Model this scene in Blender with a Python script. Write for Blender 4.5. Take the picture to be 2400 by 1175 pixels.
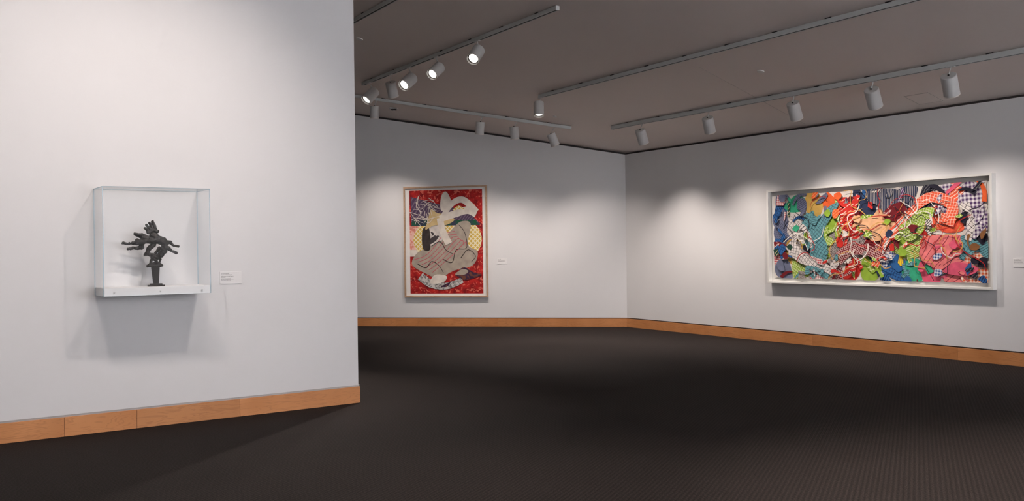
import bpy, bmesh, math, random
from mathutils import Vector, Matrix

for o in list(bpy.data.objects):
    bpy.data.objects.remove(o, do_unlink=True)
scene = bpy.context.scene
col = scene.collection
rnd = random.Random(7)

# ------------------------------------------------------------------ camera
FPX, CX, CY, EYE = 2150.0, 1200.0, 587.5, 1.5
ROLL, PITCH = 0.0128, math.atan(2.9 / 2150.0)
cam_d = bpy.data.cameras.new('camera')
cam_d.sensor_width = 36.0
cam_d.lens = FPX / 2400.0 * 36.0
cam_d.clip_end = 200
cam = bpy.data.objects.new('camera', cam_d)
col.objects.link(cam)
cam.location = (0, 0, EYE)
fwd = Vector((0, math.cos(PITCH), -math.sin(PITCH)))
up0 = Vector((0, math.sin(PITCH), math.cos(PITCH)))
rt0 = Vector((1, 0, 0))
cr, sr = math.cos(ROLL), math.sin(ROLL)
rt = rt0 * cr - up0 * sr
up = rt0 * sr + up0 * cr
M = Matrix.Identity(4)
for i in range(3):
    M[i][0], M[i][1], M[i][2] = rt[i], up[i], -fwd[i]
    M[i][3] = cam.location[i]
cam.matrix_world = M
scene.camera = cam

# ------------------------------------------------------------------ world, exposure
w = bpy.data.worlds.new('world'); scene.world = w; w.use_nodes = True
w.node_tree.nodes['Background'].inputs[0].default_value = (0.5, 0.5, 0.5, 1)
w.node_tree.nodes['Background'].inputs[1].default_value = 0.02
vs = scene.view_settings
vs.view_transform = 'Standard'; vs.look = 'None'; vs.gamma = 1.0; vs.use_curve_mapping = False
vs.exposure = 0.42

# lamp strengths (W) of the track heads, by the track they hang on; the last for added fill
P_LEFT, P_T2, P_T3, P_BACK, P_RIGHT, P_FILL = 168.0, 520.0, 540.0, 118.0, 152.0, 2400.0
WARM = (1.0, 0.88, 0.80)       # halogen track heads
COOL = (0.94, 0.95, 1.00)      # cooler tint of the fill spots added behind the viewer

# ------------------------------------------------------------------ pixel -> place
Z3 = Vector((0, 0, 1))
C0 = Vector((0, 0, EYE))
def ray(x, y):
    return rt * ((x - CX) / FPX) + up * ((CY - y) / FPX) + fwd
def on_plane(x, y, p, n):
    r = ray(x, y)
    return C0 + r * ((p - C0).dot(n) / r.dot(n))
def on_floor(x, y):
    return on_plane(x, y, Vector((0, 0, 0)), Z3)

L0, L1 = on_floor(0, 1041), on_floor(843, 944)          # foot of the partition on the left
K, R1 = on_floor(1470, 767), on_floor(2400, 860)        # corner and foot of the right wall
B0 = on_floor(840, 765)                                 # foot of the back wall
LD = (L1 - L0).normalized(); LN = LD.cross(Z3)
RD = (R1 - K).normalized(); RN = RD.cross(Z3)
BD = (K - B0).normalized(); BN = BD.cross(Z3)
CEIL0 = 3.306
SLOPE = (4.266 - CEIL0) / (B0 - K).dot(RN)
CN = Vector((-SLOPE * RN.x, -SLOPE * RN.y, 1))
CP = K + Z3 * CEIL0
def ceil_z(p): return CEIL0 + SLOPE * (p - K).dot(RN)
def on_ceil(x, y): return on_plane(x, y, CP, CN)

# ------------------------------------------------------------------ materials
MATS = {}
def srgb(r, g, b):
    def f(c):
        c /= 255.0
        return c / 12.92 if c <= 0.04045 else ((c + 0.055) / 1.055) ** 2.4
    return (f(r), f(g), f(b), 1)
def mat(name, color, rough=0.6, spec=0.4, metal=0.0, noise=0.0, nscale=40, bump=0.0, bscale=200, emit=None, estr=0):
    if name in MATS: return MATS[name]
    m = bpy.data.materials.new(name); m.use_nodes = True; MATS[name] = m
    nt = m.node_tree; b = nt.nodes['Principled BSDF']
    c = color if len(color) == 4 else (*color, 1)
    b.inputs['Base Color'].default_value = c
    b.inputs['Roughness'].default_value = rough
    b.inputs['Specular IOR Level'].default_value = spec
    b.inputs['Metallic'].default_value = metal
    tc = nt.nodes.new('ShaderNodeTexCoord')
    if noise:
        n = nt.nodes.new('ShaderNodeTexNoise'); n.inputs['Scale'].default_value = nscale; n.inputs['Detail'].default_value = 4
        nt.links.new(tc.outputs['Object'], n.inputs['Vector'])
        r = nt.nodes.new('ShaderNodeValToRGB')
        r.color_ramp.elements[0].position = 0.3; r.color_ramp.elements[1].position = 0.7
        r.color_ramp.elements[0].color = tuple(x * (1 - noise) for x in c[:3]) + (1,)
        r.color_ramp.elements[1].color = tuple(min(1, x * (1 + noise)) for x in c[:3]) + (1,)
        nt.links.new(n.outputs['Fac'], r.inputs['Fac']); nt.links.new(r.outputs['Color'], b.inputs['Base Color'])
    if bump:
        n = nt.nodes.new('ShaderNodeTexNoise'); n.inputs['Scale'].default_value = bscale; n.inputs['Detail'].default_value = 3
        nt.links.new(tc.outputs['Object'], n.inputs['Vector'])
        bp = nt.nodes.new('ShaderNodeBump'); bp.inputs['Strength'].default_value = bump; bp.inputs['Distance'].default_value = 0.002
        nt.links.new(n.outputs['Fac'], bp.inputs['Height']); nt.links.new(bp.outputs['Normal'], b.inputs['Normal'])
    if emit:
        b.inputs['Emission Color'].default_value = (*emit, 1); b.inputs['Emission Strength'].default_value = estr
    return m

WALL = mat('wall_paint', (0.80, 0.795, 0.80), rough=0.75, spec=0.25, noise=0.012, nscale=1.2, bump=0.12, bscale=180)
CEIL = mat('ceiling_paint', (0.86, 0.775, 0.73), rough=0.85, spec=0.2, noise=0.012, nscale=0.9, bump=0.1, bscale=120)
SEAM = mat('ceiling_seam', (0.50, 0.46, 0.43), rough=0.9, noise=0.05)
GAPM = mat('bronze_shadow_gap', (0.045, 0.037, 0.036), rough=0.6, noise=0.15, nscale=8)
ALU = mat('aluminium_reveal', (0.46, 0.45, 0.44), rough=0.45, metal=0.2, noise=0.05, nscale=15)
WHITE = mat('white_enamel', (0.62, 0.615, 0.605), rough=0.45, noise=0.015, nscale=12)
TRACKW = mat('track_white', (0.66, 0.68, 0.67), rough=0.45, noise=0.015, nscale=6)
BLACK = mat('black_slot', (0.012, 0.011, 0.011), rough=0.6, noise=0.2, nscale=30)
SHELFW = mat('shelf_white', (0.86, 0.86, 0.865), rough=0.5, noise=0.01, nscale=8, bump=0.05)
FRAMEW = mat('frame_white', (0.82, 0.81, 0.78), rough=0.5, noise=0.02, nscale=7)
MATBOARD = mat('mat_board', (0.85, 0.83, 0.80), rough=0.9, noise=0.02, nscale=30, bump=0.1, bscale=500)
BACKING = mat('grey_backing', (0.72, 0.71, 0.68), rough=0.9, noise=0.02, nscale=20)
CHROME = mat('screw_steel', (0.62, 0.62, 0.62), rough=0.45, metal=0.3, noise=0.05)
PLACARD = mat('label_card', (0.86, 0.85, 0.85), rough=0.7, noise=0.01)
INKD = mat('label_ink', (0.05, 0.045, 0.05), rough=0.8, noise=0.1)
INKG = mat('label_ink_fine', (0.33, 0.31, 0.32), rough=0.8, noise=0.1)
EDGE = mat('acrylic_edge', (0.42, 0.60, 0.70), rough=0.25, noise=0.12, nscale=9)
LENS = mat('lamp_lens', (1, 1, 1), emit=(1.0, 0.93, 0.86), estr=7.0)
REFL = mat('lamp_baffle', (0.03, 0.025, 0.022), rough=0.4, noise=0.1)
RIM = mat('lamp_rim', (0.75, 0.70, 0.65), rough=0.35, noise=0.03)

def carpet_mat():
    m = bpy.data.materials.new('carpet_loops'); m.use_nodes = True
    nt = m.node_tree; b = nt.nodes['Principled BSDF']; L = nt.links
    tc = nt.nodes.new('ShaderNodeTexCoord')
    mp = nt.nodes.new('ShaderNodeMapping'); mp.inputs['Rotation'].default_value[2] = math.radians(23.8)   # rows of loops run a little right of straight ahead
    L.new(tc.outputs['Object'], mp.inputs['Vector'])
    n1 = nt.nodes.new('ShaderNodeTexNoise'); n1.inputs['Scale'].default_value = 130; n1.inputs['Detail'].default_value = 3
    n2 = nt.nodes.new('ShaderNodeTexNoise'); n2.inputs['Scale'].default_value = 0.7; n2.inputs['Detail'].default_value = 5
    v = nt.nodes.new('ShaderNodeTexVoronoi'); v.inputs['Scale'].default_value = 75; v.inputs['Randomness'].default_value = 0.35
    wv = nt.nodes.new('ShaderNodeTexWave'); wv.inputs['Scale'].default_value = 10.5; wv.inputs['Distortion'].default_value = 0.5; wv.bands_direction = 'X'
    for x in (n1, n2, v, wv): L.new(mp.outputs['Vector'], x.inputs['Vector'])
    r = nt.nodes.new('ShaderNodeValToRGB')
    r.color_ramp.elements[0].position = 0.33; r.color_ramp.elements[0].color = (0.0090, 0.0064, 0.0056, 1)
    r.color_ramp.elements[1].position = 0.72; r.color_ramp.elements[1].color = (0.050, 0.037, 0.033, 1)
    L.new(n1.outputs['Fac'], r.inputs['Fac'])
    mx = nt.nodes.new('ShaderNodeMix'); mx.data_type = 'RGBA'; mx.blend_type = 'MULTIPLY'; mx.inputs['Factor'].default_value = 0.35
    L.new(r.outputs['Color'], mx.inputs[6]); L.new(v.outputs['Distance'], mx.inputs[7])
    mx.clamp_result = False
    mx2 = nt.nodes.new('ShaderNodeMix'); mx2.data_type = 'RGBA'; mx2.blend_type = 'MULTIPLY'; mx2.inputs['Factor'].default_value = 0.45
    L.new(mx.outputs[2], mx2.inputs[6]); L.new(wv.outputs['Color'], mx2.inputs[7])
    mx3 = nt.nodes.new('ShaderNodeMix'); mx3.data_type = 'RGBA'; mx3.blend_type = 'OVERLAY'; mx3.inputs['Factor'].default_value = 0.25
    L.new(mx2.outputs[2], mx3.inputs[6]); L.new(n2.outputs['Fac'], mx3.inputs[7])
    L.new(mx3.outputs[2], b.inputs['Base Color'])
    b.inputs['Roughness'].default_value = 0.95; b.inputs['Specular IOR Level'].default_value = 0.15
    b.inputs['Sheen Weight'].default_value = 0.0
    bp = nt.nodes.new('ShaderNodeBump'); bp.inputs['Strength'].default_value = 0.6; bp.inputs['Distance'].default_value = 0.004
    L.new(v.outputs['Distance'], bp.inputs['Height']); L.new(bp.outputs['Normal'], b.inputs['Normal'])
    return m
CARPET = carpet_mat()

def wood_mat(name, a, bcol, dark):
    m = bpy.data.materials.new(name); m.use_nodes = True
    nt = m.node_tree; b = nt.nodes['Principled BSDF']; L = nt.links
    tc = nt.nodes.new('ShaderNodeTexCoord'); oi = nt.nodes.new('ShaderNodeObjectInfo')
    ad = nt.nodes.new('ShaderNodeVectorMath'); ad.operation = 'MULTIPLY_ADD'
    ad.inputs[1].default_value = (1, 1, 1)
    cv = nt.nodes.new('ShaderNodeCombineXYZ')
    ml = nt.nodes.new('ShaderNodeMath'); ml.operation = 'MULTIPLY'; ml.inputs[1].default_value = 37
    L.new(oi.outputs['Random'], ml.inputs[0]); L.new(ml.outputs[0], cv.inputs[0]); L.new(ml.outputs[0], cv.inputs[2])
    L.new(tc.outputs['Object'], ad.inputs[0]); L.new(cv.outputs[0], ad.inputs[2])
    mp = nt.nodes.new('ShaderNodeMapping'); mp.inputs['Scale'].default_value = (1.6, 6, 14)
    L.new(ad.outputs[0], mp.inputs['Vector'])
    n = nt.nodes.new('ShaderNodeTexNoise'); n.inputs['Scale'].default_value = 1.0; n.inputs['Detail'].default_value = 5; n.inputs['Distortion'].default_value = 1.6
    L.new(mp.outputs[0], n.inputs['Vector'])
    wv = nt.nodes.new('ShaderNodeMath'); wv.operation = 'SINE'
    m2 = nt.nodes.new('ShaderNodeMath'); m2.operation = 'MULTIPLY'; m2.inputs[1].default_value = 42
    L.new(n.outputs['Fac'], m2.inputs[0]); L.new(m2.outputs[0], wv.inputs[0])
    n2 = nt.nodes.new('ShaderNodeTexNoise'); n2.inputs['Scale'].default_value = 2.2; n2.inputs['Detail'].default_value = 2
    L.new(ad.outputs[0], n2.inputs['Vector'])
    r = nt.nodes.new('ShaderNodeValToRGB'); r.color_ramp.elements[0].position = 0.35; r.color_ramp.elements[1].position = 0.65
    r.color_ramp.elements[0].color = a; r.color_ramp.elements[1].color = bcol
    L.new(n2.outputs['Fac'], r.inputs['Fac'])
    r2 = nt.nodes.new('ShaderNodeMapRange'); r2.inputs[1].default_value = 0.55; r2.inputs[2].default_value = 1.0; r2.inputs[3].default_value = 0; r2.inputs[4].default_value = 0.45
    L.new(wv.outputs[0], r2.inputs[0])
    mx = nt.nodes.new('ShaderNodeMix'); mx.data_type = 'RGBA'
    L.new(r2.outputs[0], mx.inputs[0]); L.new(r.outputs['Color'], mx.inputs[6]); mx.inputs[7].default_value = dark
    hs = nt.nodes.new('ShaderNodeHueSaturation')
    mr = nt.nodes.new('ShaderNodeMapRange'); mr.inputs[3].default_value = 0.9; mr.inputs[4].default_value = 1.08
    L.new(oi.outputs['Random'], mr.inputs[0]); L.new(mr.outputs[0], hs.inputs['Value']); L.new(mx.outputs[2], hs.inputs['Color'])
    L.new(hs.outputs['Color'], b.inputs['Base Color'])
    b.inputs['Roughness'].default_value = 0.42; b.inputs['Specular IOR Level'].default_value = 0.35
    return m
MAPLE = wood_mat('maple_veneer', (0.55, 0.225, 0.080, 1), (0.64, 0.28, 0.110, 1), (0.42, 0.165, 0.06, 1))
FRAMEWOOD = wood_mat('pale_wood_frame', (0.50, 0.33, 0.22, 1), (0.58, 0.40, 0.28, 1), (0.36, 0.22, 0.14, 1))

def acrylic_mat():
    m = bpy.data.materials.new('clear_acrylic'); m.use_nodes = True
    nt = m.node_tree; nt.nodes.remove(nt.nodes['Principled BSDF']); L = nt.links
    out = nt.nodes['Material Output']
    t = nt.nodes.new('ShaderNodeBsdfTransparent'); t.inputs[0].default_value = (0.985, 0.99, 0.992, 1)
    g = nt.nodes.new('ShaderNodeBsdfGlossy'); g.inputs['Roughness'].default_value = 0.02
    # Schlick reflectance of one acrylic surface, the same from both sides
    ge = nt.nodes.new('ShaderNodeNewGeometry')
    dt = nt.nodes.new('ShaderNodeVectorMath'); dt.operation = 'DOT_PRODUCT'
    L.new(ge.outputs['Normal'], dt.inputs[0]); L.new(ge.outputs['Incoming'], dt.inputs[1])
    def mth(op, a, b_):
        q = nt.nodes.new('ShaderNodeMath'); q.operation = op
        for i_, x_ in enumerate((a, b_)):
            if x_ is None: continue
            if isinstance(x_, (int, float)): q.inputs[i_].default_value = x_
            else: L.new(x_, q.inputs[i_])
        return q.outputs[0]
    ab = mth('ABSOLUTE', dt.outputs['Value'], None)
    sch = mth('ADD', mth('MULTIPLY', mth('POWER', mth('SUBTRACT', 1.0, ab), 5.0), 0.85), 0.004)
    mx = nt.nodes.new('ShaderNodeMixShader')
    L.new(sch, mx.inputs[0]); L.new(t.outputs[0], mx.inputs[1]); L.new(g.outputs[0], mx.inputs[2])
    L.new(mx.outputs[0], out.inputs['Surface'])
    return m
ACRYLIC = acrylic_mat()

# ------------------------------------------------------------------ builders
def link(name, me, m=None, parent=None, mw=None):
    o = bpy.data.objects.new(name, me); col.objects.link(o)
    if m is not None and me is not None:
        for x in (m if isinstance(m, (list, tuple)) else [m]): me.materials.append(x)
    if parent is not None:
        o.parent = parent
    if mw is not None: o.matrix_local = mw
    return o
def thing(name, label, cat, mw, group=None):
    o = bpy.data.objects.new(name, None); col.objects.link(o)
    o.empty_display_size = 0.1
    o.matrix_world = mw
    return tag(o, label, cat, group)
def tag(o, label, cat, group=None):
    o['label'] = label; o['category'] = cat
    if group: o['group'] = group
    return o
def structure(o, label=None):
    o['kind'] = 'structure'
    if label: o['label'] = label
    return o
def frame_m(origin, x, y, z):
    m = Matrix.Identity(4)
    for i in range(3):
        m[i][0], m[i][1], m[i][2], m[i][3] = x[i], y[i], z[i], origin[i]
    return m
def to_me(bm, name='mesh', smooth=False):
    bmesh.ops.recalc_face_normals(bm, faces=bm.faces)
    me = bpy.data.meshes.new(name); bm.to_mesh(me); bm.free()
    if smooth:
        for p in me.polygons: p.use_smooth = True
    return me
def add_box(bm, x0, x1, y0, y1, z0, z1, mi=0, bevel=0.0):
    vs_ = [bm.verts.new((x, y, z)) for x in (x0, x1) for y in (y0, y1) for z in (z0, z1)]
    fs = []
    for a in ((0, 1, 3, 2), (4, 6, 7, 5), (0, 4, 5, 1), (2, 3, 7, 6), (0, 2, 6, 4), (1, 5, 7, 3)):
        f = bm.faces.new([vs_[i] for i in a]); f.material_index = mi; fs.append(f)
    if bevel:
        es = list({e for f in fs for e in f.edges})
        bmesh.ops.bevel(bm, geom=es, offset=bevel, segments=2, affect='EDGES', profile=0.6)
    return fs
def box_me(*a, bevel=0.0):
    bm = bmesh.new(); add_box(bm, *a, bevel=bevel); return to_me(bm)
def prism_me(pts, z0, z1):
    """vertical prism over plan points, z0/z1 callables or numbers"""
    bm = bmesh.new()
    f0 = z0 if callable(z0) else (lambda p: z0)
    f1 = z1 if callable(z1) else (lambda p: z1)
    lo = [bm.verts.new((p.x, p.y, f0(p))) for p in pts]
    hi = [bm.verts.new((p.x, p.y, f1(p))) for p in pts]
    n = len(pts)
    bm.faces.new(lo); bm.faces.new(hi)
    for i in range(n):
        bm.faces.new((lo[i], lo[(i + 1) % n], hi[(i + 1) % n], hi[i]))
    return to_me(bm)
def lathe(bm, prof, seg=28, mi=0):
    """profile (r, z) turned about z; r=0 closes"""
    rings = []
    for r, z in prof:
        if r < 1e-6: rings.append([bm.verts.new((0, 0, z))])
        else: rings.append([bm.verts.new((r * math.cos(2 * math.pi * k / seg), r * math.sin(2 * math.pi * k / seg), z)) for k in range(seg)])
    for a, b in zip(rings, rings[1:]):
        for k in range(seg):
            k2 = (k + 1) % seg
            if len(a) == 1 and len(b) == 1: continue
            if len(a) == 1: f = bm.faces.new((a[0], b[k], b[k2]))
            elif len(b) == 1: f = bm.faces.new((a[k], b[0], a[k2]))
            else: f = bm.faces.new((a[k], b[k], b[k2], a[k2]))
            f.material_index = mi
def lathe_me(prof, seg=28, smooth=True):
    bm = bmesh.new(); lathe(bm, prof, seg); me = to_me(bm, smooth=smooth)
    if smooth:
        try: me.set_sharp_from_angle(angle=math.radians(35))
        except Exception: pass
    return me
def tube_me(pts, r, seg=8):
    bm = bmesh.new(); prev = None
    for i, p in enumerate(pts):
        d = (pts[min(i + 1, len(pts) - 1)] - pts[max(i - 1, 0)]).normalized()
        a = d.orthogonal().normalized(); b = d.cross(a)
        if prev:  # keep the frame from twisting
            a = (prev - d * prev.dot(d)).normalized(); b = d.cross(a)
        prev = a
        ring = [bm.verts.new(p + (a * math.cos(t) + b * math.sin(t)) * r) for t in [2 * math.pi * k / seg for k in range(seg)]]
        if i:
            for k in range(seg): bm.faces.new((last[k], last[(k + 1) % seg], ring[(k + 1) % seg], ring[k]))
        else: bm.faces.new(ring)
        last = ring
    bm.faces.new(last)
    return to_me(bm, smooth=True)

# ------------------------------------------------------------------ room shell
FAR, REAR = 16.0, 19.0                     # gallery depth from the right wall; length along it
sB = FAR / (-BD).dot(RN)
P_backleft = K - BD * sB
P_rearright = K + RD * REAR
P_rearleft = K + RD * REAR + RN * FAR
def ext(p, d): return p + d
floor_pts = [K + RD * -0.6 - RN * 0.8 + BD * 0.8, P_rearright + RD * 0.5 - RN * 0.5, P_rearleft + RD * 0.5 + RN * 0.5, P_backleft + RN * 0.5 - BN * 0.5]
fl = structure(link('floor', prism_me(floor_pts, -0.08, 0.0), CARPET), 'dark brown looped carpet floor')
ce = structure(link('ceiling', prism_me(floor_pts, ceil_z, lambda p: ceil_z(p) + 0.12), CEIL), 'plain white gallery ceiling with track lighting')

GAP, BASE, REV = 0.042, 0.160, 0.177       # shadow gap under the ceiling; baseboard; foot of the wall panel
def wall(name, a, b, n, thick, label, zt=None):
    """wall whose visible face runs a->b with normal n towards the room"""
    p = [a, b, b - n * thick, a - n * thick]
    f = (lambda q: ceil_z(q) - GAP) if zt is None else zt
    o = structure(link(name, prism_me(p, REV, f), WALL), label)
    return o
wall_b = wall('wall_back', P_backleft - BD * 0.1, K + BD * 0.12, BN, 0.15, 'white back wall behind the tall red framed print')
wall_r = wall('wall_right', K - RD * 0.0, P_rearright + RD * 0.1, RN, 0.15, 'white right wall behind the wide white-framed collage')
LS, LE = -9.2, 0.0
PT = 0.30
pa, pb = L1 + LD * LS, L1
wall_l = wall('wall_left', pa, pb - LD * 0.012, LN, PT, 'white partition wall carrying the acrylic display case')
wall_rear = wall('wall_rear', P_rearright, P_rearleft, -RD, 0.15, 'white wall behind the viewer')
wall_fl = wall('wall_far_left', P_rearleft, P_backleft, -RN, 0.15, 'white wall closing the gallery on the far left')

tn = 0
def gap_trim(a, b, n, label):
    global tn
    tn += 1
    p = [a - n * 0.035, b - n * 0.035, b - n * 0.10, a - n * 0.10]
    structure(link('trim_%d' % tn, prism_me(p, lambda q: ceil_z(q) - GAP - 0.002, lambda q: ceil_z(q) - 0.001), GAPM), label)
gap_trim(P_backleft, K + BD * 0.06, BN, 'dark shadow gap between back wall and ceiling')
gap_trim(K, P_rearright, RN, 'dark shadow gap between right wall and ceiling')
gap_trim(pa, pb - LD * 0.05, LN, 'dark shadow gap between left partition and ceiling')

def baseboard(name, a, b, n, seams, label, rev=ALU):
    d = (b - a).normalized(); ln = (b - a).length
    mw = frame_m(a, d, n, Z3)
    core = link(name, box_me(0, ln, -0.04, -0.008, BASE - 0.005, REV + 0.004), rev, None, mw)
    structure(core, label)
    cuts = [0.0] + sorted(s for s in seams if 0 < s < ln) + [ln]
    for s0, s1 in zip(cuts, cuts[1:]):
        g0 = 0.0012 if s0 > 0 else 0; g1 = 0.0012 if s1 < ln else 0
        bd = link('board', box_me(-(s1 - s0) / 2 + g0, (s1 - s0) / 2 - g1, -0.02, 0.010, 0.0, BASE, bevel=0.0015), MAPLE, core,
                  Matrix.Translation(((s0 + s1) / 2, 0, 0)))
    return core
sl = [(on_plane(x, 985, L1, LN) - pa).dot(LD) for x in (150, 320, 562)]
baseboard('baseboard_left', pa, L1 + LD * 0.003, LN, sl + [sl[0] - 1.3, sl[0] - 3.0, sl[0] - 4.7], 'maple baseboard along the left partition')
ba0 = P_backleft
sb = [(on_plane(x, 756, K, BN) - ba0).dot(BD) for x in (980, 1168, 1330)]
baseboard('baseboard_back', ba0, K - BD * 0.0, BN, sb + [sb[0] - 2.2, sb[0] - 4.6, sb[0] - 7], 'maple baseboard along the back wall', GAPM)
sr_ = [(on_plane(x, 790, K, RN) - K).dot(RD) for x in (1652, 1905, 2245)]
baseboard('baseboard_right', K, P_rearright, RN, sr_ + [sr_[2] + 1.9, sr_[2] + 4.0, sr_[2] + 6.5], 'maple baseboard along the right wall', GAPM)
# the board that closes the free end of the partition
endc = link('board', box_me(-PT / 2, PT / 2, -0.02, 0.0, 0.0, BASE), MAPLE, bpy.data.objects['baseboard_left'],
            bpy.data.objects['baseboard_left'].matrix_world.inverted() @ frame_m(L1 - LN * (PT / 2 + 0.02) + LD * 0.003, LN, LD, Z3))

# ceiling details: joint line, access panel, round cover plates, detector
ja, jb = on_ceil(1640, 158), on_ceil(1887, 291)
jd = (jb - ja).normalized(); cdn = (-CN).normalized()
link('panel_joint', box_me(0, (jb - ja).length, -0.0025, 0.0025, -0.001, 0.0012), SEAM, ce, ce.matrix_world.inverted() @ frame_m(ja, jd, cdn.cross(jd), cdn))
apx = [on_ceil(*p) for p in ((2122.5, 225), (2178, 216), (2207.5, 236.7), (2150, 246))]
apc = sum(apx, Vector()) / 4
ax_ = ((apx[1] - apx[0]) + (apx[2] - apx[3])).normalized(); ay_ = cdn.cross(ax_).normalized()
aw = ((apx[1] - apx[0]).length + (apx[2] - apx[3]).length) / 4
ah = abs(((apx[2] - apx[1]) + (apx[3] - apx[0])).dot(ay_)) / 4
t = thing('access_panel', 'square flush ceiling access panel near the right wall', 'access panel', frame_m(apc, ax_, ay_, cdn))
link('panel', box_me(-aw + .01, aw - .01, -ah + .01, ah - .01, 0.0002, 0.003), CEIL, t)
bm = bmesh.new()
for a in ((-aw, aw, -ah, -ah + .006), (-aw, aw, ah - .006, ah), (-aw, -aw + .006, -ah, ah), (aw - .012, aw, -ah, ah)):
    add_box(bm, *a, 0.0001, 0.0015)
link('panel_gap', to_me(bm), SEAM, t)
for (px, py, r, lab) in ((1783, 167, .048, 'round white sprinkler cover plate between the two long right tracks'),
                         (1301, 273, .036, 'small round sprinkler cover plate beyond the lone lit spotlight'),
                         (843, 91, .05, 'round sprinkler cover plate close to the partition edge')):
    c = on_ceil(px, py)
    t = thing('sprinkler_cover', lab, 'sprinkler cover', frame_m(c, RD, cdn.cross(RD), cdn), 'sprinkler covers on the ceiling')
    link('plate', lathe_me([(0, 0.012), (r * .93, 0.012), (r, 0.006), (r, -0.004)]), FRAMEW, t)
    link('collar', lathe_me([(r * .8, 0.010), (r * .8, -0.004), (0, -0.004)]), SEAM, t)
c = on_ceil(923, 253)
t = thing('smoke_detector', 'small white detector on the ceiling near the back wall', 'detector', frame_m(c, BD, BN, Vector((0, 0, -1))))
link('base', box_me(-.075, .075, -.045, .045, -0.01, .025, bevel=.006), WHITE, t)
link('cover', box_me(-.05, .05, -.035, .035, .025, .045, bevel=.01), GAPM, t)
link('lens_window', lathe_me([(0, .055), (.014, .052), (.018, .045)], 14), WHITE, t)

# ------------------------------------------------------------------ light tracks
def track(a, b, h, wd, label, group='ceiling light tracks'):
    """a, b: points on the ceiling along the track's near upper edge"""
    d = (b - a).normalized(); side = d.cross(Z3).normalized(); dn = d.cross(side).normalized()
    if dn.z > 0: dn = -dn
    ln = (b - a).length
    t = thing('light_track', label, 'light track', frame_m(a, d, dn.cross(d), dn), group)
    bm = bmesh.new()
    add_box(bm, 0, ln, -wd / 2, -wd / 2 + .007, 0.004, h)
    add_box(bm, 0, ln, wd / 2 - .007, wd / 2, 0.004, h)
    add_box(bm, 0, ln, -wd / 2 + .007, wd / 2 - .007, 0.004, h * .5)
    link('channel', to_me(bm), TRACKW, t)
    link('conductor_slot', box_me(.004, ln - .004, -wd / 2 + .008, wd / 2 - .008, h * .5, h - .004), BLACK, t)
    for x0 in (0, ln):
        link('end_cap', box_me(x0 - .008, x0 + .008, -wd / 2 - .002, wd / 2 + .002, 0.003, h + .001, bevel=.002), TRACKW, t)
    n = max(2, int(ln / .75))
    for k in range(n):
        x = (k + .5) * ln / n
        link('mounting_clip', box_me(x - .04, x + .04, -wd / 2 - .002, wd / 2 + .002, -.004, .007), BLACK, t)
    return dict(t=t, a=a, d=d, h=h, dn=dn)
T4 = track(on_ceil(1435, 294.7), on_ceil(1435, 294.7) + RD * 12.5, .066, .05, 'long white light track nearest the right wall')
T3 = track(on_ceil(1265, 221.5), on_ceil(1265, 221.5) + RD * 10.5, .058, .05, 'long white light track with one lit spotlight at its end')
T2 = track(on_ceil(851, 193), on_ceil(1306, 13), .055, .05, 'white light track carrying five spotlights beside the partition')
T1a = on_ceil(834.6, 41)
T1 = track(T1a - RD * 2.5, T1a + RD * 11.0, .060, .05, 'white light track cut off at the top beside the partition')
TBb = on_ceil(1338.5, 296); TBa = on_ceil(836, 222)
TB = track(TBa + (TBa - TBb) * .35, TBb, .055, .05, 'white light track running along the back wall')
# the track that lights the partition (above the frame)
tl0 = L1 + LD * -4.9 + LN * 3.2; tl1 = L1 + LD * .6 + LN * 3.2
tl0.z = ceil_z(tl0); tl1.z = ceil_z(tl1)
TL = track(tl0, tl1, .055, .05, 'white light track above the frame facing the partition')

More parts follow.
